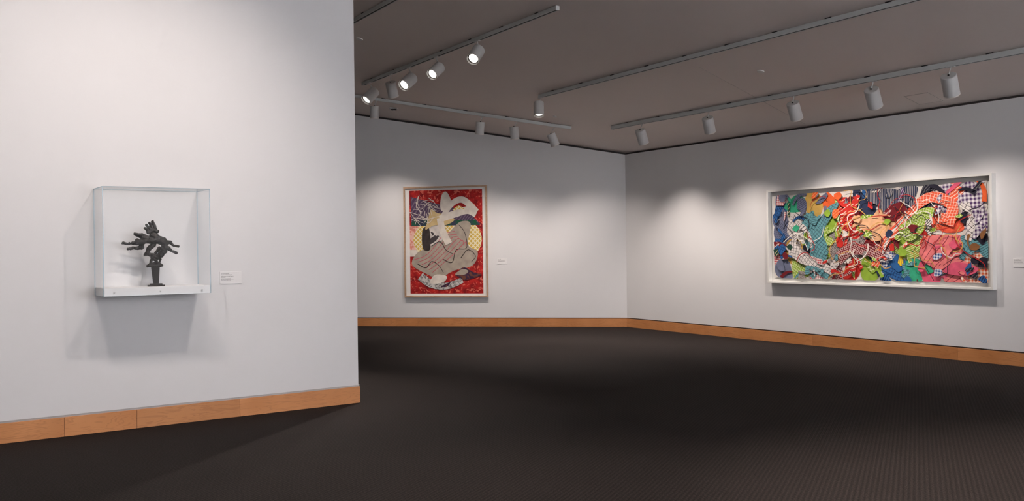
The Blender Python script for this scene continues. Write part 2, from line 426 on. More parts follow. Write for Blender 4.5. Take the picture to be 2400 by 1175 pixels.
# ------------------------------------------------------------------ track lights
def lamp(tr, stem_px, axis_pts, diam, power, label, group, toward=1, cone=58, target=None, at=None, lit=True, blend=1.0, drop=0.0, color=None):
    """stem_px: where the stem leaves the track; axis_pts: pixels of back and mouth centres.
    toward=1: the mouth is turned to the viewer, -1: away from the viewer."""
    if at is None:
        # point of the track nearest to the pixel ray
        r = ray(*stem_px).normalized(); w0 = tr['a'] - C0; d = tr['d']
        b_ = d.dot(r); s = (b_ * r.dot(w0) - d.dot(w0)) / (1 - b_ * b_)
        P = tr['a'] + d * s
    else: P = at.copy()
    P = P + Vector((0, 0, -tr['h'] + .002))
    Ln = diam * 1.42
    if axis_pts is not None:
        Yc = (P - C0).dot(fwd)
        def unp(p, depth): return C0 + ray(*p) * depth
        A = unp(axis_pts[0], Yc); Bp = unp(axis_pts[1], Yc)
        lat = (Bp - A); l2 = min(lat.length, Ln * .985)
        vdir = (A - C0).normalized()
        ax = lat.normalized() * l2 + (-vdir if toward > 0 else vdir) * math.sqrt(max(Ln * Ln - l2 * l2, 0))
        ax.normalize()
    else:
        A = P + Vector((0, 0, -.12)); ax = (target - A).normalized()
    hang = A                                          # centre of the back cap
    u = ax.cross(Z3)
    u = u.normalized() if u.length > .05 else RD
    v = ax.cross(u)
    t = thing('track_light', label, 'track light', Matrix.Translation(P), group)
    Mloc = Matrix.Translation(-P) @ frame_m(A, u, v, ax)
    R = diam / 2
    link('adapter', box_me(-.05, .05, -.019, .019, -.008, .012, bevel=.002), WHITE, t,
         frame_m(Vector((0, 0, 0)), tr['d'], (-tr['dn']).cross(tr['d']), -tr['dn']))
    pts = [Vector((0, 0, -.004)), Vector((0, 0, -.02)), (hang - P) * .6 + Vector((0, 0, -.01)) * .4, (hang - P) + ax * .005]
    link('stem', tube_me(pts, .0075), WHITE, t)
    hs = link('housing', lathe_me([(0, 0), (R * .95, 0), (R, .006), (R, Ln), (R * .93, Ln), (R * .93, Ln - .05), (R * .93, .02), (0, .02)], 36), WHITE, t, Mloc)
    link('knob', lathe_me([(0, -.012), (.01, -.012), (.012, 0)], 12), BLACK, hs)
    link('rim', lathe_me([(R * .93, Ln + .001), (R * 1.02, Ln + .001), (R * 1.02, Ln - .012), (R * 1.0, Ln - .012)], 36), RIM if lit else WHITE, t, Mloc)
    link('baffle', lathe_me([(R * .925, Ln - .001), (R * .88, Ln - .026), (R * .71, Ln - .032), (R * .70, Ln - .05)], 36), REFL, t, Mloc)
    link('bulb_lens', lathe_me([(0, Ln - .020), (R * .45, Ln - .022), (R * .72, Ln - .030)], 28), LENS, t, Mloc)
    ld = bpy.data.lights.new('lamp_beam', 'SPOT'); ld.energy = power; ld.color = color or WARM
    ld.spot_size = math.radians(cone); ld.spot_blend = blend; ld.shadow_soft_size = R * .6
    lo = bpy.data.objects.new('lamp_beam', ld); col.objects.link(lo); lo.parent = t
    bdir = (ax + Vector((0, 0, -drop))).normalized()
    lo.matrix_local = Matrix.Translation(A + ax * (Ln + .012) - P) @ (-bdir).to_track_quat('Z', 'Y').to_matrix().to_4x4()
    return t

G2 = 'spotlights on the track beside the partition'
for px, pts, tw, lab, dm in (
    ((870, 199), ((879, 213), (857, 236)), 1, 'lit spotlight at the far end of its track, closest to the partition edge', .19),
    ((919.5, 177), ((915, 193), (922, 224)), -1, 'spotlight turned away between two lit ones beside the partition', .175),
    ((962.6, 160.5), ((967, 182), (945, 201)), 1, 'lit spotlight third along the track beside the partition', .19),
    ((1026, 135), ((1031, 157), (1011, 176)), 1, 'lit spotlight fourth along the track beside the partition', .175),
    ((1122, 95), ((1122, 117), (1107, 141)), 1, 'lit spotlight nearest the viewer on the track beside the partition', .18)):
    lamp(T2, px, pts, dm, P_T2 if tw > 0 else 45.0, lab, G2, tw, cone=64)
lamp(T3, (1268, 226), ((1263, 240), (1263, 273)), .165, P_T3, 'lit white spotlight pointing straight down in the middle of the ceiling', 'lone spotlight', 1, cone=84)
GB = 'spotlights facing the back wall'
for px, pts, tr_, lab in (
    ((881, 237.5), ((877.5, 248.5), (877.5, 278)), 1.55, 'spotlight on the back track next to the partition edge'),
    ((1129, 274), ((1126, 286), (1124, 315.5)), 1.15, 'spotlight on the back track directly above the red print'),
    ((1210, 286.5), ((1204.5, 297), (1207, 327)), .8, 'spotlight on the back track right of the red print'),
    ((1297, 300), ((1291, 314), (1304, 346)), .8, 'strongly tilted spotlight at the corner end of the back track')):
    lamp(TB, px, pts, .158, P_BACK * tr_, lab, GB, -1, cone=100, drop=.42)
GR = 'spotlights facing the right wall'
for px, pts, lab, dm in (
    ((1506, 290), ((1500, 305), (1509, 336)), 'spotlight nearest the corner on the right-hand track', .172),
    ((1663, 260), ((1658, 276), (1664.6, 309)), 'second spotlight from the corner on the right-hand track', .170),
    ((1862, 223), ((1857.5, 241.5), (1867.5, 278)), 'third spotlight from the corner on the right-hand track', .172),
    ((2047, 187), ((2042, 209.5), (2052, 249)), 'fourth spotlight from the corner on the right-hand track', .180),
    ((2229, 154), ((2223, 177), (2231, 221)), 'spotlight nearest the viewer on the right-hand track', .178)):
    lamp(T4, px, pts, dm, P_RIGHT * {.180: .68, .178: .55}.get(dm, 1.0), lab, GR, -1, cone=98, drop=1.5)
GL = 'spotlights facing the partition'
for s, tz, ts, pw, lab in ((-.70, .95, -2.6, 1.0, 'spotlight above the frame at the right end of the partition track'),
                       (-2.05, 1.05, -2.5, .6, 'spotlight above the frame in front of the display case'),
                       (-3.35, .95, -2.5, 1.0, 'spotlight above the frame at the left end of the partition track')):
    at = L1 + LD * s + LN * 3.2; at.z = ceil_z(at)
    tg = L1 + LD * ts; tg.z = tz
    lamp(TL, None, None, .17, P_LEFT * pw, lab, GL, target=tg, at=at, cone=80)

at = T1a + RD * 8.4  # unseen fill head, added to lift the near carpet
tg = at + Vector((1.0, -.6, -4.5))
lamp(T1, None, None, .17, 950.0, 'added spotlight above the frame to brighten the carpet before the viewer', 'added fill spotlights over the carpet', target=tg, at=at, cone=72)
at = L1 + LD * .3 + LN * 3.2; at.z = ceil_z(at)  # second added fill head, brightens the carpet by the partition
lamp(TL, None, None, .17, 480.0, 'added spotlight above the frame to brighten the carpet in front of the partition', 'added fill spotlights over the carpet', target=Vector((.3, 4.6, 0)), at=at, cone=76)
# fill spots added behind the viewer; their bounce off the rear wall brightens the room
ra = K + RD * (REAR - 2.6) + RN * 1.0; rb = K + RD * (REAR - 2.6) + RN * (FAR - 1.0)
ra.z = ceil_z(ra); rb.z = ceil_z(rb)
T_FILL = track(ra, rb, .055, .05, 'added light track for the fill spots behind the viewer, facing the rear wall')
for k, lab in enumerate(('first', 'second', 'third', 'fourth')):
    at = K + RD * (REAR - 2.6) + RN * (2.5 + 3.6 * k); at.z = ceil_z(at)
    tg = K + RD * REAR + RN * (2.5 + 3.6 * k); tg.z = 1.9
    lamp(T_FILL, None, None, .17, P_FILL * (1.5, 1.3, .55, .25)[k], lab + ' added fill spotlight from the right wall on the track behind the viewer', 'added fill spotlights behind the viewer', target=tg, at=at, cone=110, color=COOL)

# ------------------------------------------------------------------ display case on the partition
CS0, CS1, CD_, CZ0, CZ1 = -2.415, -1.556, 0.38, 1.158, 2.054
cw = CS1 - CS0; chh = CZ1 - CZ0
case_o = L1 + LD * ((CS0 + CS1) / 2) + Z3 * CZ0
case_mw = frame_m(case_o, LD, -LN, Z3)          # local x right along the wall, y into the wall, z up
case = thing('display_case', 'clear acrylic display case on a white shelf mounted on the partition', 'display case', case_mw)
TH = 0.006
SH = 0.066
link('shelf', box_me(-cw / 2 + TH + .001, cw / 2 - TH - .001, -CD_ + TH + .001, -0.001, 0.0, SH, bevel=.002), SHELFW, case)
def pane(x0, x1, y0, y1, z0, z1, lab=None):
    bm = bmesh.new(); add_box(bm, x0, x1, y0, y1, z0, z1)
    dims = (x1 - x0, y1 - y0, z1 - z0); thin = dims.index(min(dims))
    bmesh.ops.recalc_face_normals(bm, faces=bm.faces)
    for f in bm.faces:
        f.material_index = 0 if abs(f.normal[thin]) > .5 else 1
    return link('acrylic_pane', to_me(bm), [ACRYLIC, EDGE], case)
pane(-cw / 2, cw / 2, -CD_, -CD_ + TH, 0, chh)
pane(-cw / 2, -cw / 2 + TH, -CD_ + TH, -.002, 0, chh - TH)
pane(cw / 2 - TH, cw / 2, -CD_ + TH, -.002, 0, chh - TH)
pane(-cw / 2, cw / 2, -CD_ + TH, -.002, chh - TH, chh)
for sx in (-cw / 2 + .082, .012, cw / 2 - .075):
    link('screw', lathe_me([(0, .004), (.004, .0035), (.0062, .0015), (.0062, -.001)], 14), CHROME, case,
         frame_m(Vector((sx, -CD_, .030)), Vector((1, 0, 0)), Vector((0, 0, 1)), Vector((0, -1, 0))))

# ------------------------------------------------------------------ bronze on the shelf (free stand-in of knotted limbs)
BRONZE = mat('dark_bronze', (0.017, 0.0128, 0.0105), rough=0.46, spec=0.45, metal=0.0, noise=0.7, nscale=70, bump=1.0, bscale=110)
sc_base = on_plane(366, 672, L1 + LN * .20, LN)
zs = CZ0 + SH
yaw = math.atan2(834, 2150)
sculpt = thing('bronze_sculpture', 'dark bronze sculpture of knotted limbs on a tapered plinth inside the case', 'sculpture',
               Matrix.Translation((sc_base.x, sc_base.y, zs)) @ Matrix.Rotation(yaw, 4, 'Z'))
Ysc = (sc_base - C0).dot(fwd)
UP = Ysc / FPX / 6.18
def sp(x, y, d=0): return Vector(((x - 588) * UP, d, (1072 - y) * UP))
bm = bmesh.new()
add_box(bm, sp(470, 0).x, sp(708, 0).x, -.048, .048, 0, sp(0, 1052).z, bevel=.004)
add_box(bm, sp(503, 0).x, sp(675, 0).x, -.036, .036, sp(0, 1052).z - .001, sp(0, 1032).z, bevel=.004)
link('foot', to_me(bm), BRONZE, sculpt)
bm = bmesh.new()
b0, b1 = sp(548, 1034), sp(626, 1034); t0, t1 = sp(522, 790), sp(640, 790)
v = [bm.verts.new((x, y, z)) for z, x0, x1, dd in ((b0.z, b0.x, b1.x, .022), (t0.z, t0.x, t1.x, .033)) for x, y in ((x0, -dd), (x1, -dd), (x1, dd), (x0, dd))]
for q in ((0, 3, 2, 1), (4, 5, 6, 7), (0, 1, 5, 4), (1, 2, 6, 5), (2, 3, 7, 6), (3, 0, 4, 7)): bm.faces.new([v[i] for i in q])
bmesh.ops.bevel(bm, geom=list(bm.edges), offset=.003, segments=2, affect='EDGES')
link('plinth', to_me(bm), BRONZE, sculpt)
def blob(bm, p, r):
    bmesh.ops.create_icosphere(bm, subdivisions=2, radius=r, matrix=Matrix.Translation(p))
def limb(bm, pts, n=7):
    """pts: (x, y, depth, radius in crop pixels)"""
    for a, b in zip(pts, pts[1:]):
        ln_ = math.hypot(b[0] - a[0], b[1] - a[1])
        k = max(3, int(ln_ / (0.45 * max(4, min(a[3], b[3])))))
        for i in range(k + 1):
            f = i / k
            blob(bm, sp(a[0] + (b[0] - a[0]) * f, a[1] + (b[1] - a[1]) * f, a[2] + (b[2] - a[2]) * f), (a[3] + (b[3] - a[3]) * f) * UP)
bm = bmesh.new()
for k in (-1, 0, 1):
    limb(bm, [(478, 778, k * .028, 14), (668, 772, k * .028, 15)])
limb(bm, [(500, 765, 0, 18), (570, 745, .01, 24), (650, 760, 0, 20)])
# knotted stem above the plinth
limb(bm, [(508, 750, 0, 17), (530, 690, 0, 16), (600, 660, .01, 20)])
limb(bm, [(622, 745, 0, 16), (580, 690, -.01, 18), (540, 655, 0, 24)])
limb(bm, [(640, 720, .01, 13), (655, 690, .01, 12), (630, 655, 0, 16)])
limb(bm, [(590, 665, 0, 34), (650, 620, 0, 46), (700, 560, 0, 44), (705, 500, 0, 40)])
# lower left drop
limb(bm, [(440, 618, -.01, 15), (475, 590, -.01, 30), (500, 520, -.01, 32), (560, 470, 0, 34)])
limb(bm, [(490, 610, 0, 22), (545, 620, 0, 28), (590, 645, 0, 30)])
limb(bm, [(585, 590, .015, 16), (610, 560, .015, 20), (640, 520, .01, 24)])
# central mass
limb(bm, [(500, 400, 0, 40), (570, 400, 0, 52), (650, 410, 0, 52), (705, 450, 0, 44)])
limb(bm, [(555, 335, 0, 50), (590, 360, 0, 52)])
limb(bm, [(660, 380, .01, 30), (700, 400, .01, 36), (730, 460, 0, 30)])
# left limbs
limb(bm, [(545, 425, -.02, 30), (450, 415, -.02, 36), (390, 430, -.01, 40), (320, 440, 0, 30), (265, 450, 0, 15), (215, 452, 0, 13), (155, 442, 0, 19)])
limb(bm, [(400, 440, .01, 40), (400, 500, .01, 32), (350, 515, 0, 22), (300, 520, 0, 14), (265, 524, 0, 14), (220, 525, 0, 18)])
limb(bm, [(480, 370, 0, 38), (410, 345, 0, 40), (355, 330, 0, 28), (315, 315, 0, 22)])
for px, py, r in ((282, 440, 20), (238, 448, 18), (290, 510, 19), (250, 527, 18), (345, 405, 30), (425, 375, 30)):
    blob(bm, sp(px, py, 0), r * UP)
# right limbs
limb(bm, [(720, 440, .01, 32), (785, 438, .01, 23), (815, 470, .005, 16), (850, 485, 0, 13), (895, 497, 0, 17)])
limb(bm, [(715, 500, -.01, 34), (770, 530, -.01, 24), (810, 565, 0, 14), (865, 592, 0, 18)])
for px, py, r in ((790, 436, 24), (838, 488, 18), (775, 535, 22), (826, 572, 17)):
    blob(bm, sp(px, py, 0), r * UP)
# crown of blunt lobes
limb(bm, [(490, 290, 0, 26), (560, 275, 0, 34), (612, 278, 0, 26)])
for x0, y0, x1, y1, r in ((495, 270, 446, 232, 17), (525, 255, 470, 188, 18), (555, 250, 508, 160, 18), (590, 255, 552, 138, 19)):
    limb(bm, [(x0, y0, 0, r + 6), ((x0 + x1) / 2 + 6, (y0 + y1) / 2, .004, r + 3), (x1, y1, 0, r - 1)])
tmp = bpy.data.objects.new('tmp', to_me(bm)); col.objects.link(tmp)
md = tmp.modifiers.new('r', 'REMESH'); md.mode = 'VOXEL'; md.voxel_size = .0030
md2 = tmp.modifiers.new('s', 'SMOOTH'); md2.factor = .5; md2.iterations = 1
tx = bpy.data.textures.new('lumps', 'CLOUDS'); tx.noise_scale = .02
md3 = tmp.modifiers.new('d', 'DISPLACE'); md3.texture = tx; md3.strength = .013; md3.mid_level = .33
dg = bpy.context.evaluated_depsgraph_get()
fig_me = bpy.data.meshes.new_from_object(tmp.evaluated_get(dg))
bpy.data.objects.remove(tmp, do_unlink=True)
for p in fig_me.polygons: p.use_smooth = True
fig_me.materials.clear()
link('figure', fig_me, BRONZE, sculpt)

# ------------------------------------------------------------------ wall labels
def text_me(s, size):
    cu = bpy.data.curves.new('t', 'FONT'); cu.body = s; cu.size = size; cu.extrude = .0002; cu.resolution_u = 2
    ob = bpy.data.objects.new('t', cu); col.objects.link(ob)
    g = bpy.context.evaluated_depsgraph_get(); g.update()
    me = bpy.data.meshes.new_from_object(ob.evaluated_get(g))
    bpy.data.objects.remove(ob, do_unlink=True)
    return me
def placard(c, xd, n, wd, hh, lines, label):
    t = thing('wall_label', label, 'wall label', frame_m(c, xd, Z3, n), 'printed labels beside the artworks')
    link('card', box_me(-wd / 2, wd / 2, -hh / 2, hh / 2, 0.0, .005, bevel=.0008), PLACARD, t)
    x0 = -wd / 2 + .012
    for (yy, kind, val, sz) in lines:
        if kind == 't':
            me = text_me(val, sz)
            link('lettering', me, INKD, t, Matrix.Translation((x0, hh / 2 - yy, .0053)))
        else:
            bm = bmesh.new(); r2 = random.Random(int(yy * 1e4) + 3); x = x0; end = x0 + val
            while x < end:
                wl = r2.uniform(.006, .016)
                add_box(bm, x, min(x + wl, end), hh / 2 - yy, hh / 2 - yy + sz, .0050, .0054); x += wl + .003
            link('fine_print', to_me(bm), INKG, t)
def lbl(px0, px1, py0, py1, p, n, d):
    a = on_plane(px0, (py0 + py1) / 2, p, n); b = on_plane(px1, (py0 + py1) / 2, p, n)
    c = (a + b) / 2; tz = on_plane((px0 + px1) / 2, py0, p, n).z; bz = on_plane((px0 + px1) / 2, py1, p, n).z
    c.z = (tz + bz) / 2
    return c, (b - a).length, tz - bz
c, wd, hh = lbl(514.6, 565.5, 636.5, 665.5, L1, LN, LD)
placard(c + LN * .001, LD, LN, wd, hh, [(.023, 't', 'Jacques Lipchitz', .0115), (.031, 'b', .10, .0035), (.046, 't', 'Bellerophon Taming Pegasus', .0098),
        (.054, 'b', .04, .0035), (.066, 'b', .09, .0035), (.073, 'b', .12, .0035), (.080, 'b', .09, .0035)], 'white printed label right of the acrylic display case')
c, wd, hh = lbl(1166, 1189.3, 605.5, 619, K, BN, BD)
placard(c + BN * .001, BD, BN, wd, hh, [(.024, 't', 'Frank Stella', .0125), (.048, 'b', .13, .006), (.060, 'b', .14, .006), (.070, 'b', .10, .005)],
        'white printed label right of the tall red print')
a = on_plane(2375, 616, K, RN)
c2 = a + RD * .105; z1 = on_plane(2376, 606, K, RN).z; z0 = on_plane(2376, 626.3, K, RN).z
c2.z = (z0 + z1) / 2
placard(c2 + RN * .001, RD, RN, .21, z1 - z0, [(.020, 't', 'Frank Stella', .0125), (.029, 'b', .09, .004), (.043, 'b', .10, .005), (.052, 'b', .11, .004), (.067, 'b', .15, .006)],
        'white printed label right of the wide collage, cut by the picture edge')

# ------------------------------------------------------------------ colours and prints for the two framed works (free stand-ins)
def ink(name, base, kind='plain', line=(1, 1, 1, 1), scale=20.0, width=.5, rot=0.0, dist=0.0, alt=None):
    if name in MATS: return MATS[name]
    m = bpy.data.materials.new(name); m.use_nodes = True; MATS[name] = m
    nt = m.node_tree; b = nt.nodes['Principled BSDF']; L = nt.links
    b.inputs['Roughness'].default_value = 0.7; b.inputs['Specular IOR Level'].default_value = 0.25
    tc = nt.nodes.new('ShaderNodeTexCoord')
    n = nt.nodes.new('ShaderNodeTexNoise'); n.inputs['Scale'].default_value = 9; n.inputs['Detail'].default_value = 5
    L.new(tc.outputs['Object'], n.inputs['Vector'])
    r = nt.nodes.new('ShaderNodeValToRGB'); r.color_ramp.elements[0].position = .35; r.color_ramp.elements[1].position = .65
    a2 = alt if alt else tuple(min(1, x * 1.15) for x in base[:3]) + (1,)
    r.color_ramp.elements[0].color = tuple(x * .88 for x in base[:3]) + (1,) if not alt else base
    r.color_ramp.elements[1].color = a2
    L.new(n.outputs['Fac'], r.inputs['Fac'])
    src = r.outputs['Color']
    def waves(rt_, sc, ds):
        mp = nt.nodes.new('ShaderNodeMapping'); mp.inputs['Rotation'].default_value[2] = rt_
        L.new(tc.outputs['Object'], mp.inputs['Vector'])
        wv = nt.nodes.new('ShaderNodeTexWave'); wv.inputs['Scale'].default_value = sc; wv.inputs['Distortion'].default_value = ds * 4
        wv.inputs['Detail'].default_value = 0.5; wv.inputs['Detail Scale'].default_value = .35
        L.new(mp.outputs[0], wv.inputs['Vector'])
        mr = nt.nodes.new('ShaderNodeMath'); mr.operation = 'GREATER_THAN'; mr.inputs[1].default_value = 1 - width
        L.new(wv.outputs['Fac'], mr.inputs[0])
        return mr.outputs[0]
    fac = None
    if kind == 'stripe': fac = waves(rot, scale, dist)
    elif kind in ('net', 'check'):
        f1, f2 = waves(rot, scale, dist), waves(rot + math.pi / 2, scale, dist)
        mm = nt.nodes.new('ShaderNodeMath'); mm.operation = 'MAXIMUM' if kind == 'net' else 'ADD'
        L.new(f1, mm.inputs[0]); L.new(f2, mm.inputs[1]); fac = mm.outputs[0]
        if kind == 'check':
            hm = nt.nodes.new('ShaderNodeMath'); hm.operation = 'MULTIPLY'; hm.inputs[1].default_value = .5
            L.new(fac, hm.inputs[0]); fac = hm.outputs[0]
    elif kind == 'splash':
        n3 = nt.nodes.new('ShaderNodeTexNoise'); n3.inputs['Scale'].default_value = scale; n3.inputs['Detail'].default_value = 3; n3.inputs['Distortion'].default_value = 1.5
        L.new(tc.outputs['Object'], n3.inputs['Vector'])
        mr = nt.nodes.new('ShaderNodeMath'); mr.operation = 'GREATER_THAN'; mr.inputs[1].default_value = 1 - width
        L.new(n3.outputs['Fac'], mr.inputs[0]); fac = mr.outputs[0]
    if fac is not None:
        mx = nt.nodes.new('ShaderNodeMix'); mx.data_type = 'RGBA'
        L.new(fac, mx.inputs[0]); L.new(src, mx.inputs[6]); mx.inputs[7].default_value = line
        src = mx.outputs[2]
    L.new(src, b.inputs['Base Color'])
    return m

def smooth_closed(pts, sub=5):
    n = len(pts); out = []
    for i in range(n):
        p0, p1, p2, p3 = pts[i - 1], pts[i], pts[(i + 1) % n], pts[(i + 2) % n]
        for k in range(sub):
            t_ = k / sub; t2 = t_ * t_; t3 = t2 * t_
            out.append(tuple(.5 * (2 * p1[j] + (p2[j] - p0[j]) * t_ + (2 * p0[j] - 5 * p1[j] + 4 * p2[j] - p3[j]) * t2 + (3 * p1[j] - p0[j] - 3 * p2[j] + p3[j]) * t3) for j in (0, 1)))
    return out
def smooth_open(pts, sub=8):
    out = []
    for i in range(len(pts) - 1):
        p0 = pts[max(i - 1, 0)]; p1 = pts[i]; p2 = pts[i + 1]; p3 = pts[min(i + 2, len(pts) - 1)]
        for k in range(sub):
            t_ = k / sub; t2 = t_ * t_; t3 = t2 * t_
            out.append(tuple(.5 * (2 * p1[j] + (p2[j] - p0[j]) * t_ + (2 * p0[j] - 5 * p1[j] + 4 * p2[j] - p3[j]) * t2 + (3 * p1[j] - p0[j] - 3 * p2[j] + p3[j]) * t3) for j in (0, 1)))
    out.append(pts[-1]); return out
def ribbon(pts, w0, w1=None):
    """outline of a band along an open path"""
    p = smooth_open(pts); n = len(p); w1 = w0 if w1 is None else w1
    Ls, Rs = [], []
    for i in range(n):
        a = p[max(i - 1, 0)]; b = p[min(i + 1, n - 1)]
        dx, dy = b[0] - a[0], b[1] - a[1]; l = math.hypot(dx, dy) or 1
        w_ = (w0 + (w1 - w0) * i / (n - 1)) / 2
        Ls.append((p[i][0] - dy / l * w_, p[i][1] + dx / l * w_)); Rs.append((p[i][0] + dy / l * w_, p[i][1] - dx / l * w_))
    return Ls, Rs
def flat_poly(bm, pts, z, th, mi=0):
    top = [bm.verts.new((x, y, z)) for x, y in pts]
    f = bm.faces.new(top); f.material_index = mi
    if f.normal.z == 0: f.normal_update()
    if f.normal.z < 0: f.normal_flip(); top.reverse()
    lo = [bm.verts.new((vv.co.x, vv.co.y, z - th)) for vv in top]
    n = len(top)
    for i in range(n):
        q = bm.faces.new((top[(i + 1) % n], top[i], lo[i], lo[(i + 1) % n])); q.material_index = mi
    bmesh.ops.triangulate(bm, faces=[f])
def flat_ribbon(bm, pts, w0, w1, z, th, mi=0):
    Ls, Rs = ribbon(pts, w0, w1); n = len(Ls)
    a = [bm.verts.new((x, y, z)) for x, y in Ls]; b = [bm.verts.new((x, y, z)) for x, y in Rs]
    for i in range(n - 1):
        f = bm.faces.new((a[i], b[i], b[i + 1], a[i + 1])); f.material_index = mi
        f.normal_update()
        if f.normal.z < 0: f.normal_flip()
def me_plain(bm):
    me = bpy.data.meshes.new('m'); bm.to_mesh(me); bm.free(); return me

def picture_frame(t, W, Hh, face, depth, m, bevel=.002):
    for nm, a in (('frame_rail', (-W / 2, W / 2, Hh / 2 - face, Hh / 2)), ('frame_rail', (-W / 2, W / 2, -Hh / 2, -Hh / 2 + face)),
                  ('frame_stile', (-W / 2, -W / 2 + face, -Hh / 2 + face, Hh / 2 - face)), ('frame_stile', (W / 2 - face, W / 2, -Hh / 2 + face, Hh / 2 - face))):
        link(nm, box_me(*a, 0.0, depth, bevel=bevel), m, t)

# ---- tall red print on the back wall
fd = .045
cs = [on_plane(x, y, K + BN * fd, BN) for x, y in ((945, 437.5), (1141, 435), (948, 698), (1143.7, 697))]
cc = sum(cs, Vector()) / 4
W1 = ((cs[1] - cs[0]).length + (cs[3] - cs[2]).length) / 2; H1 = ((cs[0].z - cs[2].z) + (cs[1].z - cs[3].z)) / 2
o = cc - BN * (fd - .002)
pr = thing('framed_print', 'tall red abstract print in a thin pale wood frame', 'framed print', frame_m(o, BD, Z3, BN))
picture_frame(pr, W1, H1, .032, fd, FRAMEWOOD)
link('mat_board', box_me(-W1 / 2 + .03, W1 / 2 - .03, -H1 / 2 + .03, H1 / 2 - .03, 0, .020), MATBOARD, pr)
pw, ph = W1 - .215, H1 - .15
px0, py0 = -pw / 2 + .010, -ph / 2 - .0
RED = ink('ink_red_marble', srgb(196, 40, 36), 'splash', srgb(222, 112, 94), 13, .40, alt=srgb(128, 20, 26))
inks1 = [RED,
    ink('ink_purple', srgb(84, 66, 92), 'stripe', srgb(120, 104, 122), 6, .25, .8, 4),
    ink('ink_green', srgb(30, 92, 62), alt=srgb(58, 60, 84)),
    ink('ink_yellow_lattice', srgb(214, 180, 84), 'net', srgb(238, 228, 196), 5.2, .22, .78, .4),
    ink('ink_grey', srgb(176, 164, 150), alt=srgb(160, 148, 136)),
    ink('ink_white', srgb(232, 224, 212), alt=srgb(216, 206, 196)),
    ink('ink_beige', srgb(214, 190, 142), alt=srgb(200, 172, 120)),
    ink('ink_dark_violet', srgb(64, 40, 66), 'splash', srgb(110, 66, 52), 10, .45),
    ink('ink_halftone', srgb(120, 116, 114), 'splash', srgb(206, 202, 198), 22, .52),
    ink('ink_charcoal', srgb(46, 40, 40), alt=srgb(70, 62, 58)),
    ink('ink_pink_line', srgb(196, 84, 100)),
    ink('ink_salmon', srgb(222, 140, 124), 'splash', srgb(236, 190, 176), 9, .5),
    ink('ink_smoke', srgb(206, 198, 192), 'splash', srgb(70, 64, 66), 2.4, .44)]
bm = bmesh.new(); zz = [.0205]
def S(pts): return [(px0 + u * pw, py0 + v_ * ph) for u, v_ in pts]
def P_(pts, mi, sm=True):
    zz[0] += .00045
    q = S(pts); flat_poly(bm, smooth_closed(q) if sm else q, zz[0], .0004, mi)
def R_(pts, w0, mi, w1=None):
    zz[0] += .0003
    flat_ribbon(bm, S(pts), w0, w1 if w1 is not None else w0, zz[0], 0, mi)
P_([(0, 0), (1, 0), (1, 1), (0, 1)], 0, False)
P_([(0, .42), (.13, .42), (.13, .66), (0, .66)], 11, False)
P_([(.0, .36), (.11, .36), (.11, .425), (0, .425)], 5, False)
def disc(cx_, cy_, rx, ry, n=28, a0=0, a1=2 * math.pi): return [(cx_ + rx * math.cos(a0 + (a1 - a0) * k / n), cy_ + ry * math.sin(a0 + (a1 - a0) * k / n)) for k in range(n)]
P_(disc(.52, .52, .47, .24), 3, False)
P_([(.02, .68), (.98, .66), (.80, .79), (.42, .86), (.02, .94)], 1, False)
P_([(.02, .655), (.96, .655), (.90, .705), (.04, .715)], 2, False)
P_([(.22, .43), (.46, .43), (.50, .62), (.40, .66), (.24, .65)], 12)
P_([(.03, .28), (.20, .20), (.40, .15), (.60, .22), (.86, .27), (.93, .40), (.80, .47), (.84, .67), (.70, .69), (.56, .60), (.42, .50), (.22, .44), (.08, .38)], 4)
for k in range(6):
    R_([(.06 + .05 * k, .33 - .025 * k), (.22 + .04 * k, .37 - .02 * k), (.36 + .045 * k, .47 - .02 * k), (.47 + .06 * k, .57 - .015 * k), (.62 + .03 * k, .60 - .03 * k)], .010, 10)
for pts in ([(.10, .29), (.22, .25), (.30, .31), (.40, .27), (.46, .20)], [(.46, .33), (.58, .30), (.64, .42), (.78, .44), (.76, .58), (.68, .66)], [(.70, .34), (.80, .42), (.90, .36), (.84, .30)],
            [(.30, .46), (.42, .50), (.50, .42), (.60, .38)]):
    R_(pts, .016, 9, .010)
P_([(.18, .44), (.28, .43), (.27, .63), (.18, .62)], 9)
R_([(.14, .17), (.30, .09), (.52, .075), (.72, .13)], .17, 8, .11)
P_([(.28, .10), (.46, .11), (.50, .17), (.34, .18)], 5)
P_([(.42, .07), (.56, .12), (.72, .25), (.88, .20), (.98, .18), (.86, .145), (.74, .13), (.62, .17), (.52, .07)], 7)
P_([(.62, .185), (.74, .18), (.80, .215), (.72, .235)], 4)
P_([(.22, .62), (.34, .66), (.50, .66), (.62, .71), (.52, .76), (.38, .78), (.30, .82), (.26, .72)], 6)
R_([(.42, .72), (.62, .765), (.80, .80), (.92, .765)], .13, 5, .16)
R_([(.46, .74), (.58, .86), (.74, .90), (.92, .78)], .10, 5, .14)
P_([(.44, .80), (.58, .84), (.56, .93), (.50, .985), (.44, .93)], 5)
P_([(.60, .80), (.72, .815), (.78, .80), (.68, .845)], 3)
R_([(.42, .73), (.46, .60), (.54, .48)], .13, 5, .14)
r3 = random.Random(21)
for k in range(26):
    x, y = r3.uniform(.08, .34), r3.uniform(.70, .90)
    a = r3.uniform(0, 3.1); l = r3.uniform(.05, .11)
    R_([(x - l * math.cos(a), y - l * .7 * math.sin(a)), (x + r3.uniform(-.03, .03), y + r3.uniform(-.02, .02)), (x + l * math.cos(a), y + l * .7 * math.sin(a))], .010, 5)
link('print', me_plain(bm), inks1, pr)

